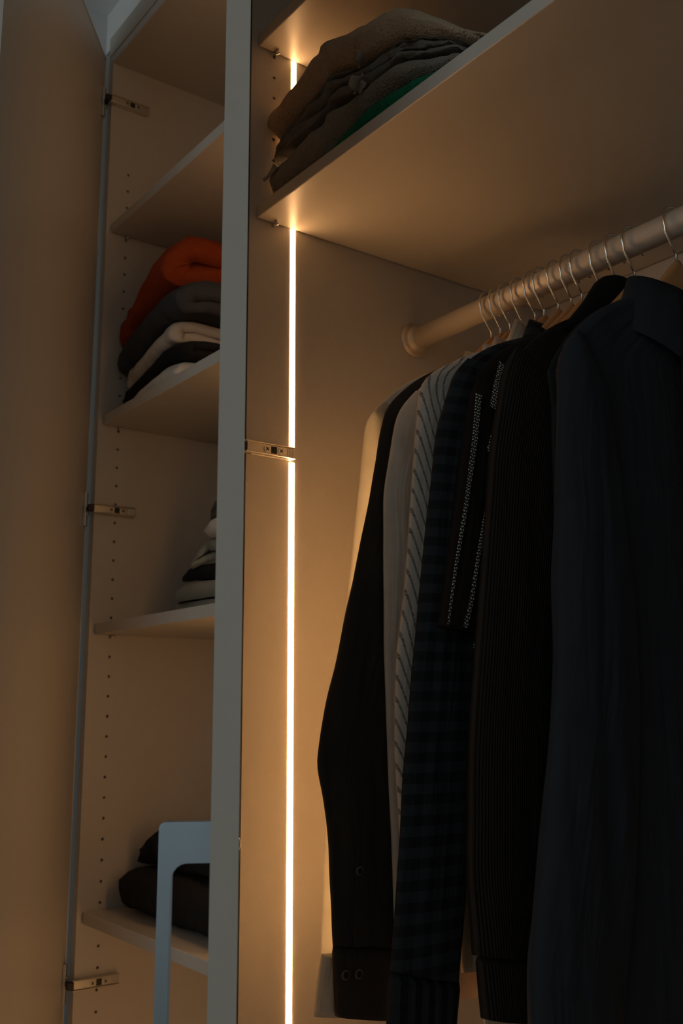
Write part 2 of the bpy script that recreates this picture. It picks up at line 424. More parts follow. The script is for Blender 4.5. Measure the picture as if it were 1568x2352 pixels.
# ------------------------------------------------------------------ hinges and doors
def hinge_arm(bm, xf, side, zc, y0=.650, y1=.7262):
    """arm on the board: channel with flanges, end clip, adjusting screws"""
    X = lambda a, b: (min(xf+side*a, xf+side*b), max(xf+side*a, xf+side*b))
    bm_box(bm, *X(0, .003), y0+.012, y1-.002, zc-.0085, zc+.0085, .0006, 0)       # mounting plate
    bm_box(bm, *X(.003, .0085), y0+.002, y1, zc-.0062, zc+.0062, .0008, 0)        # arm core
    bm_box(bm, *X(.003, .0115), y0, y1, zc+.0062, zc+.0078, .0006, 0)             # upper flange
    bm_box(bm, *X(.003, .0115), y0, y1, zc-.0078, zc-.0062, .0006, 0)             # lower flange
    for k, yy in ((0, y1-.044), (0, y1-.0225)):                                    # screws
        bm_cyl(bm, (xf+side*.0092, yy, zc), (1, 0, 0), .0046, .0016, 16, 0)
        for rx in (math.pi/4, -math.pi/4):
            mt = Matrix.Translation((xf+side*.0101, yy, zc)) @ Matrix.Rotation(rx, 4, 'X')
            bm_box(bm, -.0003, .0003, -.0028, .0028, -.0006, .0006, 0, 1, mt)
    bm_box(bm, *X(.0083, .0088), y1-.0375, y1-.0285, zc-.0048, zc+.0048, 0, 1)     # dark slot
    for k in range(4):
        bm_box(bm, *X(.0084, .0096), y1-.0125+k*.003, y1-.0113+k*.003, zc-.005, zc+.005, 0, 0)   # ridges of the clip
    bm_box(bm, *X(.002, .009), y0-.008, y0+.003, zc-.0055, zc+.0055, .001, 1)      # dark knuckle

def hinge_obj(parent, xf, side, zc, A, d, n_in):
    bm = bmesh.new(); hinge_arm(bm, xf, side, zc)
    # cup flange screwed to the door, and link between the two
    d3, n3 = Vector((d[0], d[1], 0)), Vector((n_in[0], n_in[1], 0))
    base = Vector((A[0], A[1], zc))
    R = Matrix(((d3.x, n3.x, 0, 0), (d3.y, n3.y, 0, 0), (0, 0, 1, 0), (0, 0, 0, 1)))
    mt = Matrix.Translation(base) @ R
    bm_box(bm, .005, .016, .0002, .0055, -.029, .029, .001, 0, mt)
    bm_box(bm, .0015, .010, .003, .0075, -.010, .010, .0012, 0, mt)
    bm_cyl(bm, mt @ Vector((.011, .0042, -.006)), n3, .0032, .0025, 12, 0)
    bm_cyl(bm, mt @ Vector((.011, .0035, .021)), n3, .003, .002, 12, 0)
    bm_cyl(bm, mt @ Vector((.011, .0035, -.021)), n3, .003, .002, 12, 0)
    a = base+d3*.006+n3*.006; b2 = Vector((xf+side*.0055, .648, zc))
    V, F = tube([a, (a+b2)/2+Vector((0, -.002, 0)), b2], .004, 8)
    vv = [bm.verts.new(v) for v in V]
    for f in F:
        fc = bm.faces.new([vv[i] for i in f]); fc.material_index = 1
    return link('hinge', from_bm('hinge', bm), [M['nickel'], M['dark']], parent, 'nickel concealed hinge')

def door(parent, A, ang, L, z0, z1, th=.019):
    """A = inner corner on the hinge side; the leaf runs along d; n points to the room side"""
    a = math.radians(ang); d = Vector((math.cos(a), -math.sin(a), 0)); n = Vector((-math.sin(a), -math.cos(a), 0))
    R = Matrix(((d.x, n.x, 0, A[0]), (d.y, n.y, 0, A[1]), (0, 0, 1, 0), (0, 0, 0, 1)))
    bm = bmesh.new(); bm_box(bm, 0, L, 0, th, z0, z1, .0012, 0, R)
    o = link('door', from_bm('door', bm), M['panel'], parent)
    return o, R, d, n
AL = (XL-.022, YF-.006)
dl, RL, ddl, nl = door(shelf_cab, AL, 37.5, .502, ZB+.002, 2.331)
dl['label'] = 'left door of the shelf unit seen from inside'
for zc in (2.2365, 1.4815, .7385): hinge_obj(dl, XL, 1, zc, AL, ddl, -nl)
AR = (XR-.004, YF-.008)
dr, RR, ddr, nr = door(hang_cab, AR, 30.15, .47, ZB+.002, 2.331)
dr['label'] = 'narrow grey door leaf seen edge on'
box('edge_strip', XR-.005, XR+.0004, YF-.0065, YF-.0002, ZB+.01, ZTOP+T, M['dark_strip'], hang_cab, .0008, 'narrow dark strip along the partition front')  # narrow dark strip on the partition's front edge, beside the door
for zc in (HZ, .7385): hinge_obj(dr, XR, 1, zc, AR, ddr, -nr)

# bow handle: outline in (out from door, height), given thickness along the door
def fillet(pts, rad, seg=6):
    out = []
    for i, p in enumerate(pts):
        p = Vector(p); a = Vector(pts[i-1]); c = Vector(pts[(i+1) % len(pts)]); r = rad[i]
        if r == 0: out.append(p); continue
        u = (a-p).normalized(); v = (c-p).normalized(); ang = u.angle(v); t = r/math.tan(ang/2)
        ctr = p+(u+v).normalized()*(r/math.sin(ang/2)); s = p+u*t-ctr; e = p+v*t-ctr
        for k in range(seg+1):
            f = k/seg; q = s.lerp(e, f).normalized()*r; out.append(ctr+q)
    return out
HT, HB = 1.0645, .80
prof = fillet([(.0, HT), (.0415, HT), (.0415, HB), (0, HB), (0, HB+.030), (.0305, HB+.030), (.0305, HT-.031), (0, HT-.031)],
              [0, .005, .005, 0, 0, .011, .011, 0])
bm = bmesh.new()
f0 = [bm.verts.new(RR @ Vector((.47-.040, .019+p[0], p[1]))) for p in prof]
f1 = [bm.verts.new(RR @ Vector((.47-.026, .019+p[0], p[1]))) for p in prof]
bm.faces.new(f0); bm.faces.new(f1[::-1])
for i in range(len(prof)):
    j = (i+1) % len(prof); bm.faces.new((f0[i], f1[i], f1[j], f0[j]))
bmesh.ops.recalc_face_normals(bm, faces=bm.faces)
bmesh.ops.bevel(bm, geom=[e for e in bm.edges if e.calc_face_angle(0) > 1.2], offset=.0009, segments=2, affect='EDGES')
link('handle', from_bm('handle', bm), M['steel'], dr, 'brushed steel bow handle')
bm = bmesh.new()
bmesh.ops.create_uvsphere(bm, u_segments=16, v_segments=8, radius=.0048, matrix=RR @ Matrix.Translation((.455, -.0004, 1.049)) @ Matrix.Diagonal((1, .55, 1, 1)))
link('bumper', from_bm('bumper', bm, True), M['clear'], dr, 'clear round door bumper')

# ------------------------------------------------------------------ folded things
def folded(name, label, cat, group, mat, x0, x1, y0, y1, lower, Tk, layers, seed, prof_x=None, rough=.004, sheet=.86,
           wob=.006, nx=44, swap=False, endtaper=.18, sag=.12, wave=0.0, corner=.012):
    """Cloth folded to and fro: each sheet is a real layer joined by round bends, resting on lower(x, y)."""
    rnd = random.Random(seed)
    if swap:                                                    # bends face -x, the cloth runs along y
        x0, x1, y0, y1 = y0, y1, x0, x1
        low_w = lower; lower = lambda x, y: low_w(y, x)
    pitch = Tk/layers; t = pitch*sheet/2
    cen = []                                                     # centre line in (y, height)
    yb = y1
    ext = [rnd.uniform(0, .008) for _ in range(layers+1)]
    for i in range(layers):
        zc = pitch*(i+.5)
        yf = y0+ext[i//2 if layers > 1 else 0]+t
        a, b2 = (yb-rnd.uniform(0, .02), yf+pitch*.5) if i % 2 == 0 else (yf+pitch*.5, yb-rnd.uniform(0, .02))
        ns = 14
        for k in range(ns+1): cen.append((a+(b2-a)*k/ns, zc))
        if i < layers-1:
            sgn = -1 if i % 2 == 0 else 1
            for k in range(1, 6):
                th = math.pi*k/6
                cen.append((b2+sgn*pitch*.5*math.sin(th)*1.15, zc+pitch*.5*(1-math.cos(th))))
    n = len(cen)
    A, B = [], []
    for i in range(n):
        p0, p1 = cen[max(i-1, 0)], cen[min(i+1, n-1)]
        dy, dz = p1[0]-p0[0], p1[1]-p0[1]; l = math.hypot(dy, dz) or 1
        ty = t*(.35 if i in (0, n-1) else 1)
        A.append((cen[i][0]-dz/l*ty, cen[i][1]+dy/l*ty)); B.append((cen[i][0]+dz/l*ty, cen[i][1]-dy/l*ty))
    loop = A+B[::-1]; m_ = len(loop)
    def thick(x, y):
        f = (x-x0)/(x1-x0)
        pr = lerp_poly(prof_x, x) if prof_x else 1.0
        e = min(f, 1-f)/.12
        if e < 1: pr *= (1-endtaper)+endtaper*math.sqrt(max(0, 1-(1-e)**2))
        ey = (y-y0)/(y1-y0)
        pr *= 1+sag*(min(ey/.15, 1)-1)
        return Tk*pr*(1+.10*nz(x*9, y*9, 0, seed))
    upper = (lambda x, y: lower(y, x)+thick(y, x)) if swap else (lambda x, y: lower(x, y)+thick(x, y))
    V, F, UV = [], [], []
    for i in range(nx+1):
        f = i/nx; xx = x0+(x1-x0)*f
        for k, (y, zc) in enumerate(loop):
            s = zc/Tk
            endk = (1-min(1, min(f, 1-f)/.06))
            x = xx+endk*(rough*2.2*nz(k*.21 if k < n else (m_-k)*.21, seed, 3.1, seed)) + .002*nz(xx*25, s*8, y*6, seed)
            yy = y+wob*nz(xx*11, s*5, 1.7, seed)+rough*.5*nz(xx*45, s*14, y*10, seed)
            dd = min(xx-x0, x1-xx)
            if dd < corner and yy < y0+.06: yy += corner*(1-math.sqrt(max(0, 1-(1-dd/corner)**2)))*(1-max(0, (yy-y0))/.06)
            z = lower(x, yy)+s*thick(x, yy)
            if 0.02 < s < .98: z += rough*.35*nz(xx*30, yy*24, s*10, seed)
            if wave: z += wave*(nz(xx*38, s*3, 5.5, seed)+.6*nz(xx*85, s*9, 2.5, seed))*max(0, 1-(yy-y0)/.05)
            z = max(z, lower(x, yy)+.0004)
            V.append((yy, x, z) if swap else (x, yy, z)); UV.append((x, y+zc))
    for i in range(nx):
        for k in range(m_):
            k2 = (k+1) % m_
            F.append((i*m_+k, i*m_+k2, (i+1)*m_+k2, (i+1)*m_+k))
    for base, fl in ((0, False), (nx*m_, True)):
        for k in range(n-1):
            q = (base+k, base+k+1, base+m_-2-k, base+m_-1-k)
            F.append(q if fl else q[::-1])
    if swap: F = [f[::-1] for f in F]
    me = mesh(name, V, F, UV)
    o = link(name, me, mat)
    tag(o, label, cat, group)
    zb = lower((x0+x1)/2, (y0+y1)/2); c_ = ((x0+x1)/2, (y0+y1)/2)
    rebase(o, (*(c_[::-1] if swap else c_), zb))
    return o, upper

G2_ = 'folded clothes on the shelf under the top compartment'
base = lambda x, y: Z_L[1]+T
_, up1 = folded('folded_shirt', 'white folded shirt, lowest in the stack under the orange sweater', 'shirt', G2_, M['f_white'], -1.535, -1.352, .684, 1.0, base, .044, 2, 3,
    prof_x=[(-1.535, .35), (-1.46, .75), (-1.40, 1.05), (-1.352, 1.0)], wob=.008)
lo2 = lambda x, y: up1(min(max(x, -1.53), -1.356), y) if x > -1.545 else base(x, y)+.002
_, up2 = folded('folded_trousers', 'black folded garment between white and off-white shirts', 'trousers', G2_, M['f_black'], -1.566, -1.335, .681, 1.02, lo2, .034, 2, 5)
_, up3 = folded('folded_shirt', 'off-white folded shirt under the charcoal sweater', 'shirt', G2_, M['f_cream'], -1.556, -1.385, .688, 1.02, lambda x, y: up2(min(max(x, -1.56), -1.34), y), .044, 2, 8, rough=.006)
_, up4 = folded('folded_sweater', 'thick charcoal folded sweater directly under the orange one', 'sweater', G2_, M['f_char'], -1.574, -1.345, .676, 1.03, lambda x, y: up3(min(max(x, -1.55), -1.39), y), .066, 2, 11, sheet=.95, rough=.006, endtaper=.4)
_, up5 = folded('folded_sweater', 'rust orange folded sweater on top of its stack', 'sweater', G2_, M['f_orange'], -1.574, -1.395, .680, 1.02, lambda x, y: up4(min(max(x, -1.57), -1.35), y), .092, 2, 14, sheet=.95, wob=.01, rough=.008,
    prof_x=[(-1.574, .62), (-1.52, .8), (-1.45, 1.05), (-1.395, .98)])
G3_ = 'folded clothes on the second lowest shelf in view'
base3 = lambda x, y: Z_L[2]+T
_, v1 = folded('folded_trousers', 'grey-green folded garment at the bottom beside the grey door edge', 'trousers', G3_, M['f_grey'], -1.485, -1.16, .748, 1.1, base3, .060, 2, 21, rough=.005, swap=True)
_, v2 = folded('folded_shirt', 'black folded garment above the grey-green one', 'shirt', G3_, M['f_black'], -1.492, -1.16, .757, 1.1, lambda x, y: v1(max(x, -1.478), y), .026, 1, 22, swap=True, sheet=.95)
_, v3 = folded('folded_shirt', 'loosely folded grey garment with pale edges, mid stack', 'shirt', G3_, M['f_grey'], -1.428, -1.16, .76, 1.1, v2, .046, 2, 23, sheet=.62, wob=.012, rough=.012, swap=True)
_, v4 = folded('folded_shirt', 'small white folded garment near the top of the stack', 'shirt', G3_, M['f_white'], -1.436, -1.16, .762, 1.1, lambda x, y: v3(max(x, -1.42), y), .034, 1, 24, swap=True, sheet=.95)
_, v5 = folded('folded_shirt', 'dark olive folded garment topping the white one', 'shirt', G3_, M['f_olive'], -1.40, -1.16, .765, 1.1, v4, .032, 2, 25, rough=.008, swap=True)
G4_ = 'black folded clothes on the lowest shelf'
base4 = lambda x, y: Z_L[3]+T
_, w1 = folded('folded_jacket', 'black folded garment lying on the lowest shelf', 'jacket', G4_, M['f_black'], -1.552, -1.16, .705, 1.05, base4, .068, 2, 31, rough=.008, wob=.010, sag=0, endtaper=.12)
_, w2 = folded('folded_jacket', 'black crumpled garment on top, behind the steel handle', 'jacket', G4_, M['f_black'], -1.565, -1.16, .735, 1.08, lambda x, y: w1(max(x, -1.548), y), .046, 2, 33, rough=.014, wob=.016, sag=0,
    prof_x=[(-1.565, .75), (-1.535, .95), (-1.50, 1.3), (-1.46, .95), (-1.3, .9), (-1.16, .8)])

# towels on the shelf above the rail
GT = 'towels stacked on the shelf above the rail'
b0 = lambda x, y: Z_S0+T
tp = [(-1.09, .152), (-1.04, .150), (-1.0, .160), (-.94, .172), (-.87, .160), (-.81, .145), (-.76, .100), (-.72, .064), (-.685, .036)]
def towel(label, mat, k, x0, x1, y0, lower, layers, seed, **kw):
    kf = (lambda x: k) if isinstance(k, float) else (lambda x: lerp_poly(k, x))
    pr = [(-1.09+.405*i_/40, lerp_poly(tp, -1.09+.405*i_/40)*kf(-1.09+.405*i_/40)) for i_ in range(41)]
    Tk = max(h for x, h in pr)
    return folded('towel', label, 'towel', GT, mat, x0, x1, y0, 1.02, lower, Tk, layers, seed, prof_x=[(x, h/Tk) for x, h in pr], sag=.03, **kw)
_, t1 = towel('emerald green towel, lowest in the towel stack', M['t_green'], [(-.95, .06), (-.905, .17), (-.86, .27), (-.78, .26), (-.70, .1)], -.955, -.705, .673, b0, 2, 41, sheet=.98, endtaper=.3)
low2 = lambda x, y: t1(x, y) if -.95 < x < -.71 else b0(x, y)+.002
_, t2 = towel('thick grey-brown towel lying on the green towel', M['t_grey'], [(-.95, .46), (-.905, .31), (-.86, .20), (-.78, .22), (-.70, .4)], -1.083, -.70, .678, low2, 2, 43, rough=.006, wob=.006, wave=.0015, nx=80, endtaper=.12)
c2 = lambda x, y: t2(min(max(x, -1.08), -.703), y)
o3, t3 = towel('dark grey thin cloth folded in many layers mid towel stack', M['t_dark'], .23, -1.080, -.71, .680, c2, 5, 45, sheet=.55, rough=.008, wob=.012, wave=.0035, nx=110, endtaper=.12)
c3 = lambda x, y: t3(min(max(x, -1.077), -.713), y)
o4, t4 = towel('soft tan towel folded double on top of the stack', M['t_tan'], .31, -1.087, -.70, .672, c3, 2, 47, sheet=.9, rough=.006, wob=.010, endtaper=.14, wave=.002, nx=80, corner=.026)
def flap(parent, c, w_, l_, ang, curl, seed):
    """a turned-out hem corner: small curling sheet"""
    V, F, UV = [], [], []
    n_ = 10
    ca, sa = math.cos(ang), math.sin(ang)
    for i_ in range(n_+1):
        f = i_/n_; th = curl*f; rr = l_/max(abs(curl), .1)
        a_, b2 = rr*math.sin(th), rr*(1-math.cos(th))
        for k in range(5):
            q_ = (k/4-.5)*w_*(1-.55*f)
            V.append((c[0]+ca*a_-sa*q_, c[1]-b2+.002*nz(f*3, k, 1, seed), c[2]+sa*a_+ca*q_)); UV.append((q_, f*l_))
    for i_ in range(n_):
        for k in range(4):
            a_ = i_*5+k; F.append((a_, a_+1, a_+6, a_+5))
    o = link('hem_corner', mesh('hem_corner', V, F, UV), M['t_trim'], parent)
    md = o.modifiers.new('cloth', 'SOLIDIFY'); md.thickness = .0022; md.offset = 0
    return o
flap(o3, (-.872, .676, 1.924), .022, .020, -.5, 1.7, 61)
flap(o3, (-.876, .675, 1.893), .026, .026, -.7, 2.2, 62)
flap(o3, (-.866, .674, 1.880), .016, .022, -1.1, -1.2, 63)
flap(bpy.data.objects['towel.001'], (-1.062, .676, 1.872), .010, .026, -2.4, .6, 64)

# ------------------------------------------------------------------ clothes hangers
HX = [-.9331, -.9158, -.8980, -.8776, -.8528, -.8370, -.8130, -.7920, -.7747, -.7450, -.7213, -.6954, -.6377]
hl = ['leftmost wooden hanger, with the cream shirt', 'wooden hanger second from the left, with the black shirt', 'wooden hanger third from the left, with the pale grey shirt',
      'wooden hanger fourth from the left, with the rose shirt', 'wooden hanger carrying the striped shirt', 'wooden hanger carrying the beige shirt', 'wooden hanger carrying the dark checked shirt',
      'wooden hanger carrying the T-shirt with white seams', 'wooden hanger just right of the T-shirt with white seams', 'wooden hanger just left of the ribbed cardigan',
      'wooden hanger carrying the ribbed cardigan with black collar', 'wooden hanger second from the right, wood showing below the hook', 'rightmost wooden hanger, with the navy shirt']
def hanger_meshes():
    # hook: neck, slanted shank, three quarters of a ring over the rail
    P = [(0, 0, -.052), (0, 0, -.0375), (0, -.002, -.0345), (0, -.0185, -.0135)]
    Rk = .0198
    for k in range(0, 21):
        a = math.radians(205 - 235*k/20)
        P.append((0, Rk*math.cos(a)*1.03, Rk*math.sin(a)+.0012-.0*k))
    V, F = tube(P, .00145, 10)
    bm = bmesh.new(); vv = [bm.verts.new(v) for v in V]
    for f in F: bm.faces.new([vv[i] for i in f])
    bmesh.ops.create_uvsphere(bm, u_segments=10, v_segments=6, radius=.0022, matrix=Matrix.Translation(P[-1]))
    hook = from_bm('hook', bm, True)
    # shaped wooden shoulders
    V, F = [], []; N, K = 48, 14
    for i in range(N+1):
        y = -.150+.30*i/N; f = abs(y)/.150
        zt = -.0475-.140*f**1.08+(.004*math.exp(-(y/.02)**2))
        h = .040-.018*f; th = .0058-.0014*f
        if f > .93: h *= .6; th *= .7
        for k in range(K):
            a = 2*math.pi*k/K; cx, cz = math.cos(a), math.sin(a)
            V.append((th*math.copysign(abs(cx)**.6, cx), y, zt-h/2+h/2*math.copysign(abs(cz)**.6, cz)))
    for i in range(N):
        for k in range(K):
            k2 = (k+1) % K; F.append((i*K+k, i*K+k2, (i+1)*K+k2, (i+1)*K+k))
    F.append(tuple(range(K))); F.append(tuple(range(N*K, N*K+K)))
    wood = mesh('shoulder_bar', V, F)
    return hook, wood
hook_me, wood_me = hanger_meshes()
hook_me.materials.append(M['chrome']); wood_me.materials.append(M['wood'])
root = bpy.data.objects.new('clothes_hanger', None); root.empty_display_size = .03
hk = bpy.data.objects.new('hook', hook_me); wd = bpy.data.objects.new('shoulder_bar', wood_me)
for i, hx in enumerate(HX):
    r, a, b_ = (root, hk, wd) if i == 0 else (root.copy(), hk.copy(), wd.copy())
    for o in (r, a, b_): COL.objects.link(o)
    a.parent = r; b_.parent = r
    r.location = (hx, YR, ZR); tag(r, hl[i], 'hanger', 'wooden hangers on the rail')
    a.rotation_euler.z = math.radians([0, 2, -1, 9, -1, 0, 2, 4, 1, 4, 5, 0, 0][i]*.6)

# ------------------------------------------------------------------ garments
def resample(L, n, smooth=2):
    z0, z1 = L[0][1], L[-1][1]
    pts = sorted([(-z, y) for y, z in L])
    out = []
    for i in range(n+1):
        z = z0+(z1-z0)*i/n
        out.append([lerp_poly(pts, -z), z])
    for _ in range(smooth):
        ys = [p[0] for p in out]
        for i in range(1, n): out[i][0] = (ys[i-1]+2*ys[i]+ys[i+1])/4
    return out

def loft(name, rows, mat, parent, seed=0, ncol=32, wr=.002, fy=40, fz=5, power=.75, label=None, uskew=0):
    """rows: (yL, zL, yR, zR, xc, b); flattened tube with soft vertical creases"""
    V, F, UV = [], [], []
    for i, (yl, zl, yr, zr, xc, b) in enumerate(rows):
        yc, a = (yl+yr)/2, (yr-yl)/2
        for k in range(ncol):
            th = 2*math.pi*k/ncol; c, s = math.cos(th), math.sin(th)
            y = yc+a*c; z = zl+(zr-zl)*(c+1)/2
            x = xc+b*math.copysign(abs(s)**power, s)
            fade = min(1, i/6)
            dx = wr*fade*(nz(y*fy, 0.3+(1 if s > 0 else 0)*.6, z*fz, seed)+.5*nz(y*fy*2.3, 2.2, z*fz*1.7, seed))*(abs(s)**.5)
            dy = wr*.5*fade*nz(z*fz*3, 7.7, c*1.5, seed)
            V.append((x+dx, y+dy, z)); UV.append((y-yl+(0 if s >= 0 else .5), z))
    n = len(rows)
    for i in range(n-1):
        for k in range(ncol):
            k2 = (k+1) % ncol; F.append((i*ncol+k, (i+1)*ncol+k, (i+1)*ncol+k2, i*ncol+k2))
    F.append(tuple(range(ncol))); F.append(tuple(range((n-1)*ncol, n*ncol))[::-1])
    return link(name, mesh(name, V, F, UV), mat, parent, label)

def sleeve_rows(L, R, X, b0, b1, n=70, widths=None, dx=0.0, smooth=3):
    Lr = resample(L, n, smooth)
    if R is not None: Rr = resample(R, n, smooth)
    else: Rr = [[y+lerp_poly(widths, i/n), z-.0] for i, (y, z) in enumerate(Lr)]
    rows = []
    for i in range(n+1):
        t = i/n; top = min(1, (t+.004)/.05)**.5
        rows.append((Lr[i][0], Lr[i][1], Rr[i][0], Rr[i][1], X+dx, (b0+(b1-b0)*t)*top))
    return rows

def mirror(rows):
    return [(2*YR-r_[2], r_[3], 2*YR-r_[0], r_[1], r_[4], r_[5]) for r_ in rows]

def body_rows(X, ys, zs, hem, b, neck=.06, ztop=1.597, flare=.0, n=60, billow=0.0):
    hw = YR-ys; rows = []
    for i in range(17):
        t = i/16; e = t**.9
        h = neck+(hw-neck)*math.sin(t*math.pi/2)**.85 if False else neck+(hw-neck)*e
        z = ztop+(zs-ztop)*(t*.72+.28*t**3)
        rows.append((YR-h, z, YR+h, z, X, b*(.75+.25*t)))
    for i in range(1, n+1):
        t = i/n; z = zs-.012*min(1, t*8)+(hem-zs+.012)*max(0, t-.0)
        h = hw-.012*min(1, t*6)+flare*t
        bl = billow*min(1, t*3)
        rows.append((YR-h, z, YR+h, z, X-bl, b*(1+.35*t)+bl))
    return rows

def collar(name, X, ax, ay, ztop, mat, parent, drop=.045, tip=.062, flare=.03, dip=.03, seed=0, label=None, open_deg=24):
    """turn-down collar around the neck: stand, fold, leaf with pointed ends towards +x"""
    V, F, UV = [], [], []
    K = 52; rowsN = 5
    for k in range(K+1):
        f = k/K*2-1                                  # -1 .. 1, 0 = back of the neck
        th = math.pi+f*math.radians(180-open_deg)     # 0 = front (+x)
        g = abs(f)
        zt = ztop-dip*g**2.2
        ln = drop+(tip-drop)*g**3
        ext = 1+.12*g**4
        for j in range(rowsN):
            if j == 0: rr, z = .96, zt-drop*.8
            elif j == 1: rr, z = 1.0, zt-.002
            elif j == 2: rr, z = 1.05, zt+.001
            elif j == 3: rr, z = 1.05+flare*8*.4, zt-ln*.5
            else: rr, z = 1.05+flare*8*.9, zt-ln
            px = X+math.cos(th)*ax*(1+(rr-1)*.8); py = YR+math.sin(th)*(ay*rr*(ext if j > 2 else 1))
            V.append((px+.0012*nz(py*40, z*30, 1, seed), py, z+.002*nz(py*30, j, 2, seed))); UV.append((k*.004, z))
    for k in range(K):
        for j in range(rowsN-1):
            a = k*rowsN+j; F.append((a, a+rowsN, a+rowsN+1, a+1))
    o = link(name, mesh(name, V, F, UV), mat, parent, label)
    md = o.modifiers.new('cloth', 'SOLIDIFY'); md.thickness = .0016; md.offset = 0
    return o

def button(parent, x, y, z, r=.0052, mat=None):
    bm = bmesh.new()
    bm_cyl(bm, (x, y, z), (1, 0, 0), r, .002, 18)
    bmesh.ops.bevel(bm, geom=[e for e in bm.edges if e.calc_face_angle(0) > 1], offset=.0007, segments=2, affect='EDGES')
    bm_cyl(bm, (x+.0009, y, z), (1, 0, 0), r*.72, .0006, 18, 1)
    for sy in (-1, 1):
        for sz in (-1, 1): bm_cyl(bm, (x+.0013, y+sy*.0011, z+sz*.0011), (1, 0, 0), .0005, .0006, 6, 1)
    return link('button', from_bm('button', bm), [M['btn'], M['dark']], parent)

def ribbon(name, pts, width, mat, parent, th=.0008):
    """narrow stitched tape along pts (x, y, z), lying in the cloth plane"""
    V, F, UV = [], [], []
    P = [Vector(p) for p in pts]; l = 0
    # resample
    Q = []
    for i in range(len(P)-1):
        m_ = max(2, int((P[i+1]-P[i]).length/.004))
        for k in range(m_): Q.append(P[i].lerp(P[i+1], k/m_))
    Q.append(P[-1])
    for i, p in enumerate(Q):
        tg = (Q[min(i+1, len(Q)-1)]-Q[max(i-1, 0)]).normalized()
        sd = tg.cross(Vector((1, 0, 0))).normalized()
        if i: l += (p-Q[i-1]).length
        wd_ = (width[0]+(width[1]-width[0])*i/(len(Q)-1)) if isinstance(width, tuple) else width
        wd_ *= 1+.12*nz(l*300, 1, 2, 3)
        for s, x in ((-.5, 0), (.5, 0), (.5, th), (-.5, th)):
            V.append(p+sd*wd_*s+Vector((x, 0, 0))); UV.append((wd_*(s+.5), l))
    for i in range(len(Q)-1):
        for k in range(4):
            k2 = (k+1) % 4; F.append((i*4+k, i*4+k2, i*4+4+k2, i*4+4+k))
    F.append((0, 1, 2, 3)); e = (len(Q)-1)*4; F.append((e+3, e+2, e+1, e))
    return link(name, mesh(name, V, F, UV, smooth=False), mat, parent)

def garment(name, i, label, cat, ys, zs, hem, b, mat, **kw):
    g = empty(name, (HX[i], YR, hem), label, cat, 'clothes hanging on the rail')
    rows = body_rows(HX[i], ys, zs, hem, b, **kw)
    loft('body', rows, kw.get('bmat', mat) if False else mat, g, seed=i+1, ncol=56, wr=b*.35, fy=22, fz=3)
    return g

W0 = [(0, .03), (.06, .10), (.2, .135), (.6, .125), (1, .095)]
# 1 cream
g = garment('hanging_shirt', 0, 'cream linen shirt, leftmost on the rail, sleeve glowing beside the light strip', 'shirt', .738, 1.506, .86, .0065, M['g_cream_body'], billow=.03)  # body bulge is shaped to throw strip light back onto the partition
L = [(.7521, 1.5198), (.7275, 1.4973), (.7247, 1.4821), (.7133, 1.3924), (.6964, 1.2729), (.6793, 1.1645), (.6683, 1.0891), (.6647, 1.0251), (.66, .8971)]
R_ = sleeve_rows(L, None, HX[0], .0085, .0075, widths=W0); loft('sleeve', R_, M['g_cream'], g, 1, wr=.0018); loft('sleeve', mirror(R_), M['g_cream'], g, 2, wr=.0018)
cf = sleeve_rows([(.6605, .8975), (.6544, .8679), (.6499, .8368)], [(.7553, .8874), (.7519, .8577), (.7497, .8208)], HX[0], .0095, .0095, n=10, smooth=0)
loft('cuff', cf, M['g_cream_cuff'], g, 3, wr=.001); loft('cuff', mirror(cf), M['g_cream_cuff'], g, 4, wr=.001)
collar('collar', HX[0], .012, .046, 1.622, M['g_cream'], g, flare=.07)
# 2 black
g = garment('hanging_shirt', 1, 'black shirt, second from the left, cuff fastened with two buttons', 'shirt', .752, 1.516, .87, .0065, M['g_black'])
L = [(.785, 1.5394), (.7479, 1.5148), (.7423, 1.5028), (.7082, 1.358), (.6793, 1.2459), (.6475, 1.1271), (.6424, 1.093), (.6521, 1.0587), (.6588, 1.0047), (.6614, .9257), (.6636, .9073)]
R2 = [(.8126, 1.5066), (.8156, 1.4847), (.7936, 1.319), (.7698, 1.1646), (.7558, 1.0203), (.7441, .8955)]
R_ = sleeve_rows(L, R2, HX[1], .0085, .009, smooth=1); loft('sleeve', R_, M['g_black'], g, 5, wr=.0045, ncol=44, fy=55); loft('sleeve', mirror(R_), M['g_black'], g, 6, wr=.002)
cf = sleeve_rows([(.6625, .9075), (.6667, .8377)], [(.7441, .8955), (.7361, .8231)], HX[1], .0105, .0105, n=10, smooth=0)
c_ = loft('cuff', cf, M['g_black'], g, 7, wr=.001); loft('cuff', mirror(cf), M['g_black'], g, 8, wr=.001)
button(c_, HX[1]+.0112, .6708, .8795); button(c_, HX[1]+.0115, .6878, .8780)
pk = ribbon('placket', [(HX[1]+.0098, .705, 1.07), (HX[1]+.0102, .6935, .98), (HX[1]+.0102, .6915, .905)], .018, M['g_black'], g, .0012)
button(pk, HX[1]+.0122, .6892, .981, .0046)
collar('collar', HX[1], .012, .046, 1.615, M['g_black'], g, flare=.07)
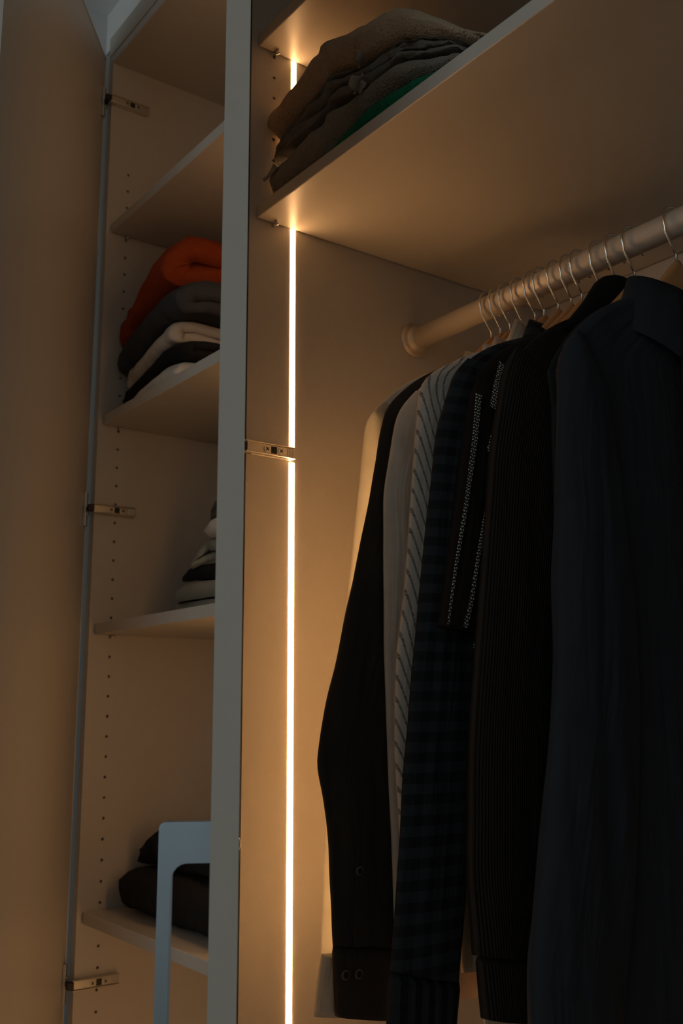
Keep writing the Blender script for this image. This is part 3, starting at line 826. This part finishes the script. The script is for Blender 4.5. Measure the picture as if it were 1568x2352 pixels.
# 3 pale grey
g = garment('hanging_shirt', 2, 'plain pale grey shirt between the black and the striped shirt', 'shirt', .756, 1.506, .85, .0065, M['g_white'])
L = [(.7765, 1.5308), (.7464, 1.4992), (.7235, 1.398), (.7219, 1.2124), (.7272, 1.0467), (.7312, .9333), (.7332, .8759)]
R_ = sleeve_rows(L, None, HX[2], .0085, .0085, widths=W0); loft('sleeve', R_, M['g_white'], g, 9, wr=.0015); loft('sleeve', mirror(R_), M['g_white'], g, 10, wr=.0015)
collar('collar', HX[2], .012, .046, 1.622, M['g_white'], g, flare=.07)
# 4 rose, mostly hidden
g = garment('hanging_shirt', 3, 'pale rose shirt, only its collar showing left of the striped shirt', 'shirt', .79, 1.50, .84, .0065, M['g_pink'])
R_ = sleeve_rows([(.80, 1.50), (.775, 1.46), (.77, 1.2), (.772, .9)], None, HX[3], .007, .007, widths=W0); loft('sleeve', R_, M['g_pink'], g, 11); loft('sleeve', mirror(R_), M['g_pink'], g, 12)
collar('collar', HX[3], .013, .046, 1.626, M['g_pink'], g, flare=.07)
# 5 striped
g = garment('hanging_shirt', 4, 'cream shirt with thin dark slanting stripes', 'shirt', .750, 1.523, .91, .0075, M['g_stripe_yoke'])
L = [(.8005, 1.5601), (.7618, 1.5414), (.7423, 1.5174), (.7324, 1.4317), (.7163, 1.2814), (.7025, 1.2098), (.6978, 1.1182), (.7009, 1.0601), (.7053, .9857), (.7053, .9009)]
R_ = sleeve_rows(L, None, HX[4], .0115, .0095, widths=W0); loft('sleeve', R_, M['g_stripe'], g, 13, wr=.0025); loft('sleeve', mirror(R_), M['g_stripe'], g, 14, wr=.002)
collar('collar', HX[4], .012, .048, 1.612, M['g_stripe'], g, flare=.07)
# 6 beige, hidden
g = garment('hanging_shirt', 5, 'beige shirt, only its tall collar showing beside the dark collar', 'shirt', .79, 1.50, .80, .0065, M['g_beige'])
R_ = sleeve_rows([(.80, 1.50), (.775, 1.46), (.77, 1.2), (.772, .88)], None, HX[5], .007, .007, widths=W0); loft('sleeve', R_, M['g_beige'], g, 15); loft('sleeve', mirror(R_), M['g_beige'], g, 16)
collar('collar', HX[5], .013, .05, 1.636, M['g_beige'], g, flare=.07)
# 7 gingham
g = garment('hanging_shirt', 6, 'dark navy gingham checked shirt with long sleeve and cuff', 'shirt', .770, 1.534, .84, .009, M['g_check'])
L = [(.7837, 1.5494), (.7648, 1.535), (.7339, 1.4586), (.7187, 1.3728), (.7002, 1.2534), (.6789, 1.0979), (.6652, .9737), (.6573, .902)]
R2 = [(.8344, 1.5018), (.8101, 1.3584), (.7879, 1.2341), (.7765, 1.1633), (.7648, 1.0285), (.744, .88)]
R_ = sleeve_rows(L, R2, HX[6], .010, .010); loft('sleeve', R_, M['g_check'], g, 17, wr=.0025); loft('sleeve', mirror(R_), M['g_check'], g, 18, wr=.002)
cf = sleeve_rows([(.6562, .9022), (.6543, .8876), (.6507, .8305)], [(.7452, .8799), (.7347, .8149)], HX[6], .0112, .0112, n=10, smooth=0)
loft('cuff', cf, M['g_check_cuff'], g, 19, wr=.001); loft('cuff', mirror(cf), M['g_check_cuff'], g, 20, wr=.001)
collar('collar', HX[6], .014, .05, 1.628, M['g_check'], g, flare=.07)
# 8 inside-out T-shirt
g = garment('hanging_tshirt', 7, 'black-brown T-shirt turned inside out with white stitched seams on its short sleeve', 'T-shirt', .775, 1.520, .86, .0085, M['g_tee'], neck=.065, ztop=1.592)
L = [(.7775, 1.5176), (.766, 1.4985), (.7551, 1.4568), (.7375, 1.3639), (.7109, 1.2354)]
R2 = [(.8222, 1.5095), (.8056, 1.4549), (.7839, 1.3521), (.7636, 1.2294)]
R_ = sleeve_rows(L, R2, HX[7], .010, .012); loft('sleeve', R_, M['g_tee'], g, 21, wr=.0015); loft('sleeve', mirror(R_), M['g_tee'], g, 22, wr=.0015)
xs = HX[7]+.0125
ribbon('seam', [(xs-.001, .7665, 1.4935), (xs, .7575, 1.44), (xs, .7405, 1.361), (xs, .7245, 1.298), (xs, .7145, 1.2515), (xs, .7115, 1.236)], (.0085, .0022), M['g_seam'], g)
ribbon('seam', [(xs+.001, .7855, 1.441), (xs+.001, .7725, 1.371), (xs+.001, .7565, 1.312), (xs+.001, .745, 1.264), (xs+.001, .7348, 1.2338)], (.0025, .0055), M['g_seam'], g)
ribbon('seam', [(xs-.004, .8085, 1.5385), (xs+.001, .7925, 1.506), (xs+.001, .7865, 1.481)], .010, M['g_seam'], g)
ribbon('seam', [(xs+.001, .7905, 1.460), (xs+.001, .7785, 1.429)], .009, M['g_seam'], g)
ribbon('seam', [(xs+.0005, .7650, 1.283), (xs+.0005, .7585, 1.244), (xs, .7550, 1.226), (xs, .7510, 1.211)], (.003, .011), M['g_seam'], g)
ribbon('neck_tag', [(HX[7]+.009, .905, 1.598), (HX[7]+.0095, .9, 1.586)], .016, M['tag'], g)
# 9, 10 dark, hidden
g = garment('hanging_vest', 8, 'charcoal sleeveless vest, mostly hidden between the inside-out T-shirt and the cardigan', 'vest', .845, 1.535, .92, .0085, M['g_char'], neck=.058, ztop=1.598)
g = garment('hanging_tshirt', 9, 'black T-shirt, mostly hidden directly behind the ribbed cardigan', 'T-shirt', .785, 1.505, .93, .0085, M['g_black'], neck=.058, ztop=1.598)
R_ = sleeve_rows([(.81, 1.50), (.79, 1.46), (.785, 1.3)], None, HX[9], .008, .008, widths=W0); loft('sleeve', R_, M['g_black'], g, 25); loft('sleeve', mirror(R_), M['g_black'], g, 26)
# 11 ribbed cardigan
g = garment('hanging_cardigan', 10, 'dark brown ribbed knit cardigan with black stand-up collar, left of the navy shirt', 'cardigan', .755, 1.508, .88, .011, M['g_rib'])
L = [(.7663, 1.5323), (.7452, 1.5035), (.7215, 1.4031), (.6996, 1.2459), (.6838, 1.1414), (.6757, 1.0038), (.6809, .9297)]
R2 = [(.844, 1.5057), (.826, 1.3462), (.8066, 1.2066), (.7854, 1.0767), (.76, .9642), (.7496, .9184)]
R_ = sleeve_rows(L, R2, HX[10], .013, .013); loft('sleeve', R_, M['g_rib'], g, 27, wr=.002); loft('sleeve', mirror(R_), M['g_rib'], g, 28, wr=.002)
cf = sleeve_rows([(.6842, .9281), (.6868, .901), (.6895, .8748)], [(.7496, .9184), (.7436, .8627)], HX[10], .0115, .0115, n=10, smooth=0)
loft('cuff', cf, M['g_rib'], g, 29, wr=.001); loft('cuff', mirror(cf), M['g_rib'], g, 30, wr=.001)
cr = [(YR-h, z, YR+h, z, HX[10]+.001, bb) for z, h, bb in ((1.6555, .006, .003), (1.655, .016, .009), (1.651, .027, .013), (1.642, .038, .015), (1.63, .048, .016), (1.615, .060, .0165), (1.60, .074, .016), (1.582, .092, .015), (1.567, .110, .013))]
loft('collar', cr, M['g_blackcollar'], g, 77, ncol=40, wr=.002, label='black stand-up collar')
# 12 hidden
g = garment('hanging_tshirt', 11, 'dark T-shirt, mostly hidden between the ribbed cardigan and the navy shirt', 'T-shirt', .785, 1.50, .92, .0085, M['g_char'], neck=.058, ztop=1.598)
R_ = sleeve_rows([(.81, 1.495), (.79, 1.46), (.785, 1.3)], None, HX[11], .008, .008, widths=W0); loft('sleeve', R_, M['g_char'], g, 31); loft('sleeve', mirror(R_), M['g_char'], g, 32)
# 13 navy
g = garment('hanging_shirt', 12, 'dark navy linen shirt, nearest and rightmost, with wide open collar', 'shirt', .745, 1.505, .70, .018, M['g_navy'], neck=.075, ztop=1.588, flare=.03)
L = [(.7571, 1.5205), (.7331, 1.4952), (.7215, 1.3647), (.7085, 1.2), (.6933, 1.1039), (.6705, .9963), (.6597, .9455), (.6592, .8717), (.662, .83)]
R2 = [(.7773, 1.4844), (.8022, 1.4204), (.8139, 1.2454), (.8092, 1.1203), (.7828, .9659), (.761, .8528), (.757, .82)]
R_ = sleeve_rows(L, R2, HX[12], .019, .022, dx=.008); loft('sleeve', R_, M['g_navy'], g, 33, wr=.007, ncol=44, fy=34, fz=4); loft('sleeve', mirror(R_), M['g_navy'], g, 34, wr=.004)
cf = sleeve_rows([(.6615, .832), (.664, .77)], [(.758, .822), (.752, .762)], HX[12]+.008, .023, .022, n=10, smooth=0)
loft('cuff', cf, M['g_navy'], g, 35, wr=.001); loft('cuff', mirror(cf), M['g_navy'], g, 36, wr=.001)
collar('collar', HX[12], .03, .078, 1.612, M['g_navy'], g, drop=.055, tip=.085, flare=.05, dip=.02)
ribbon('placket', [(HX[12]+.021, .925, 1.545), (HX[12]+.024, .92, 1.3), (HX[12]+.026, .915, .72)], .034, M['g_navy'], g, .002)
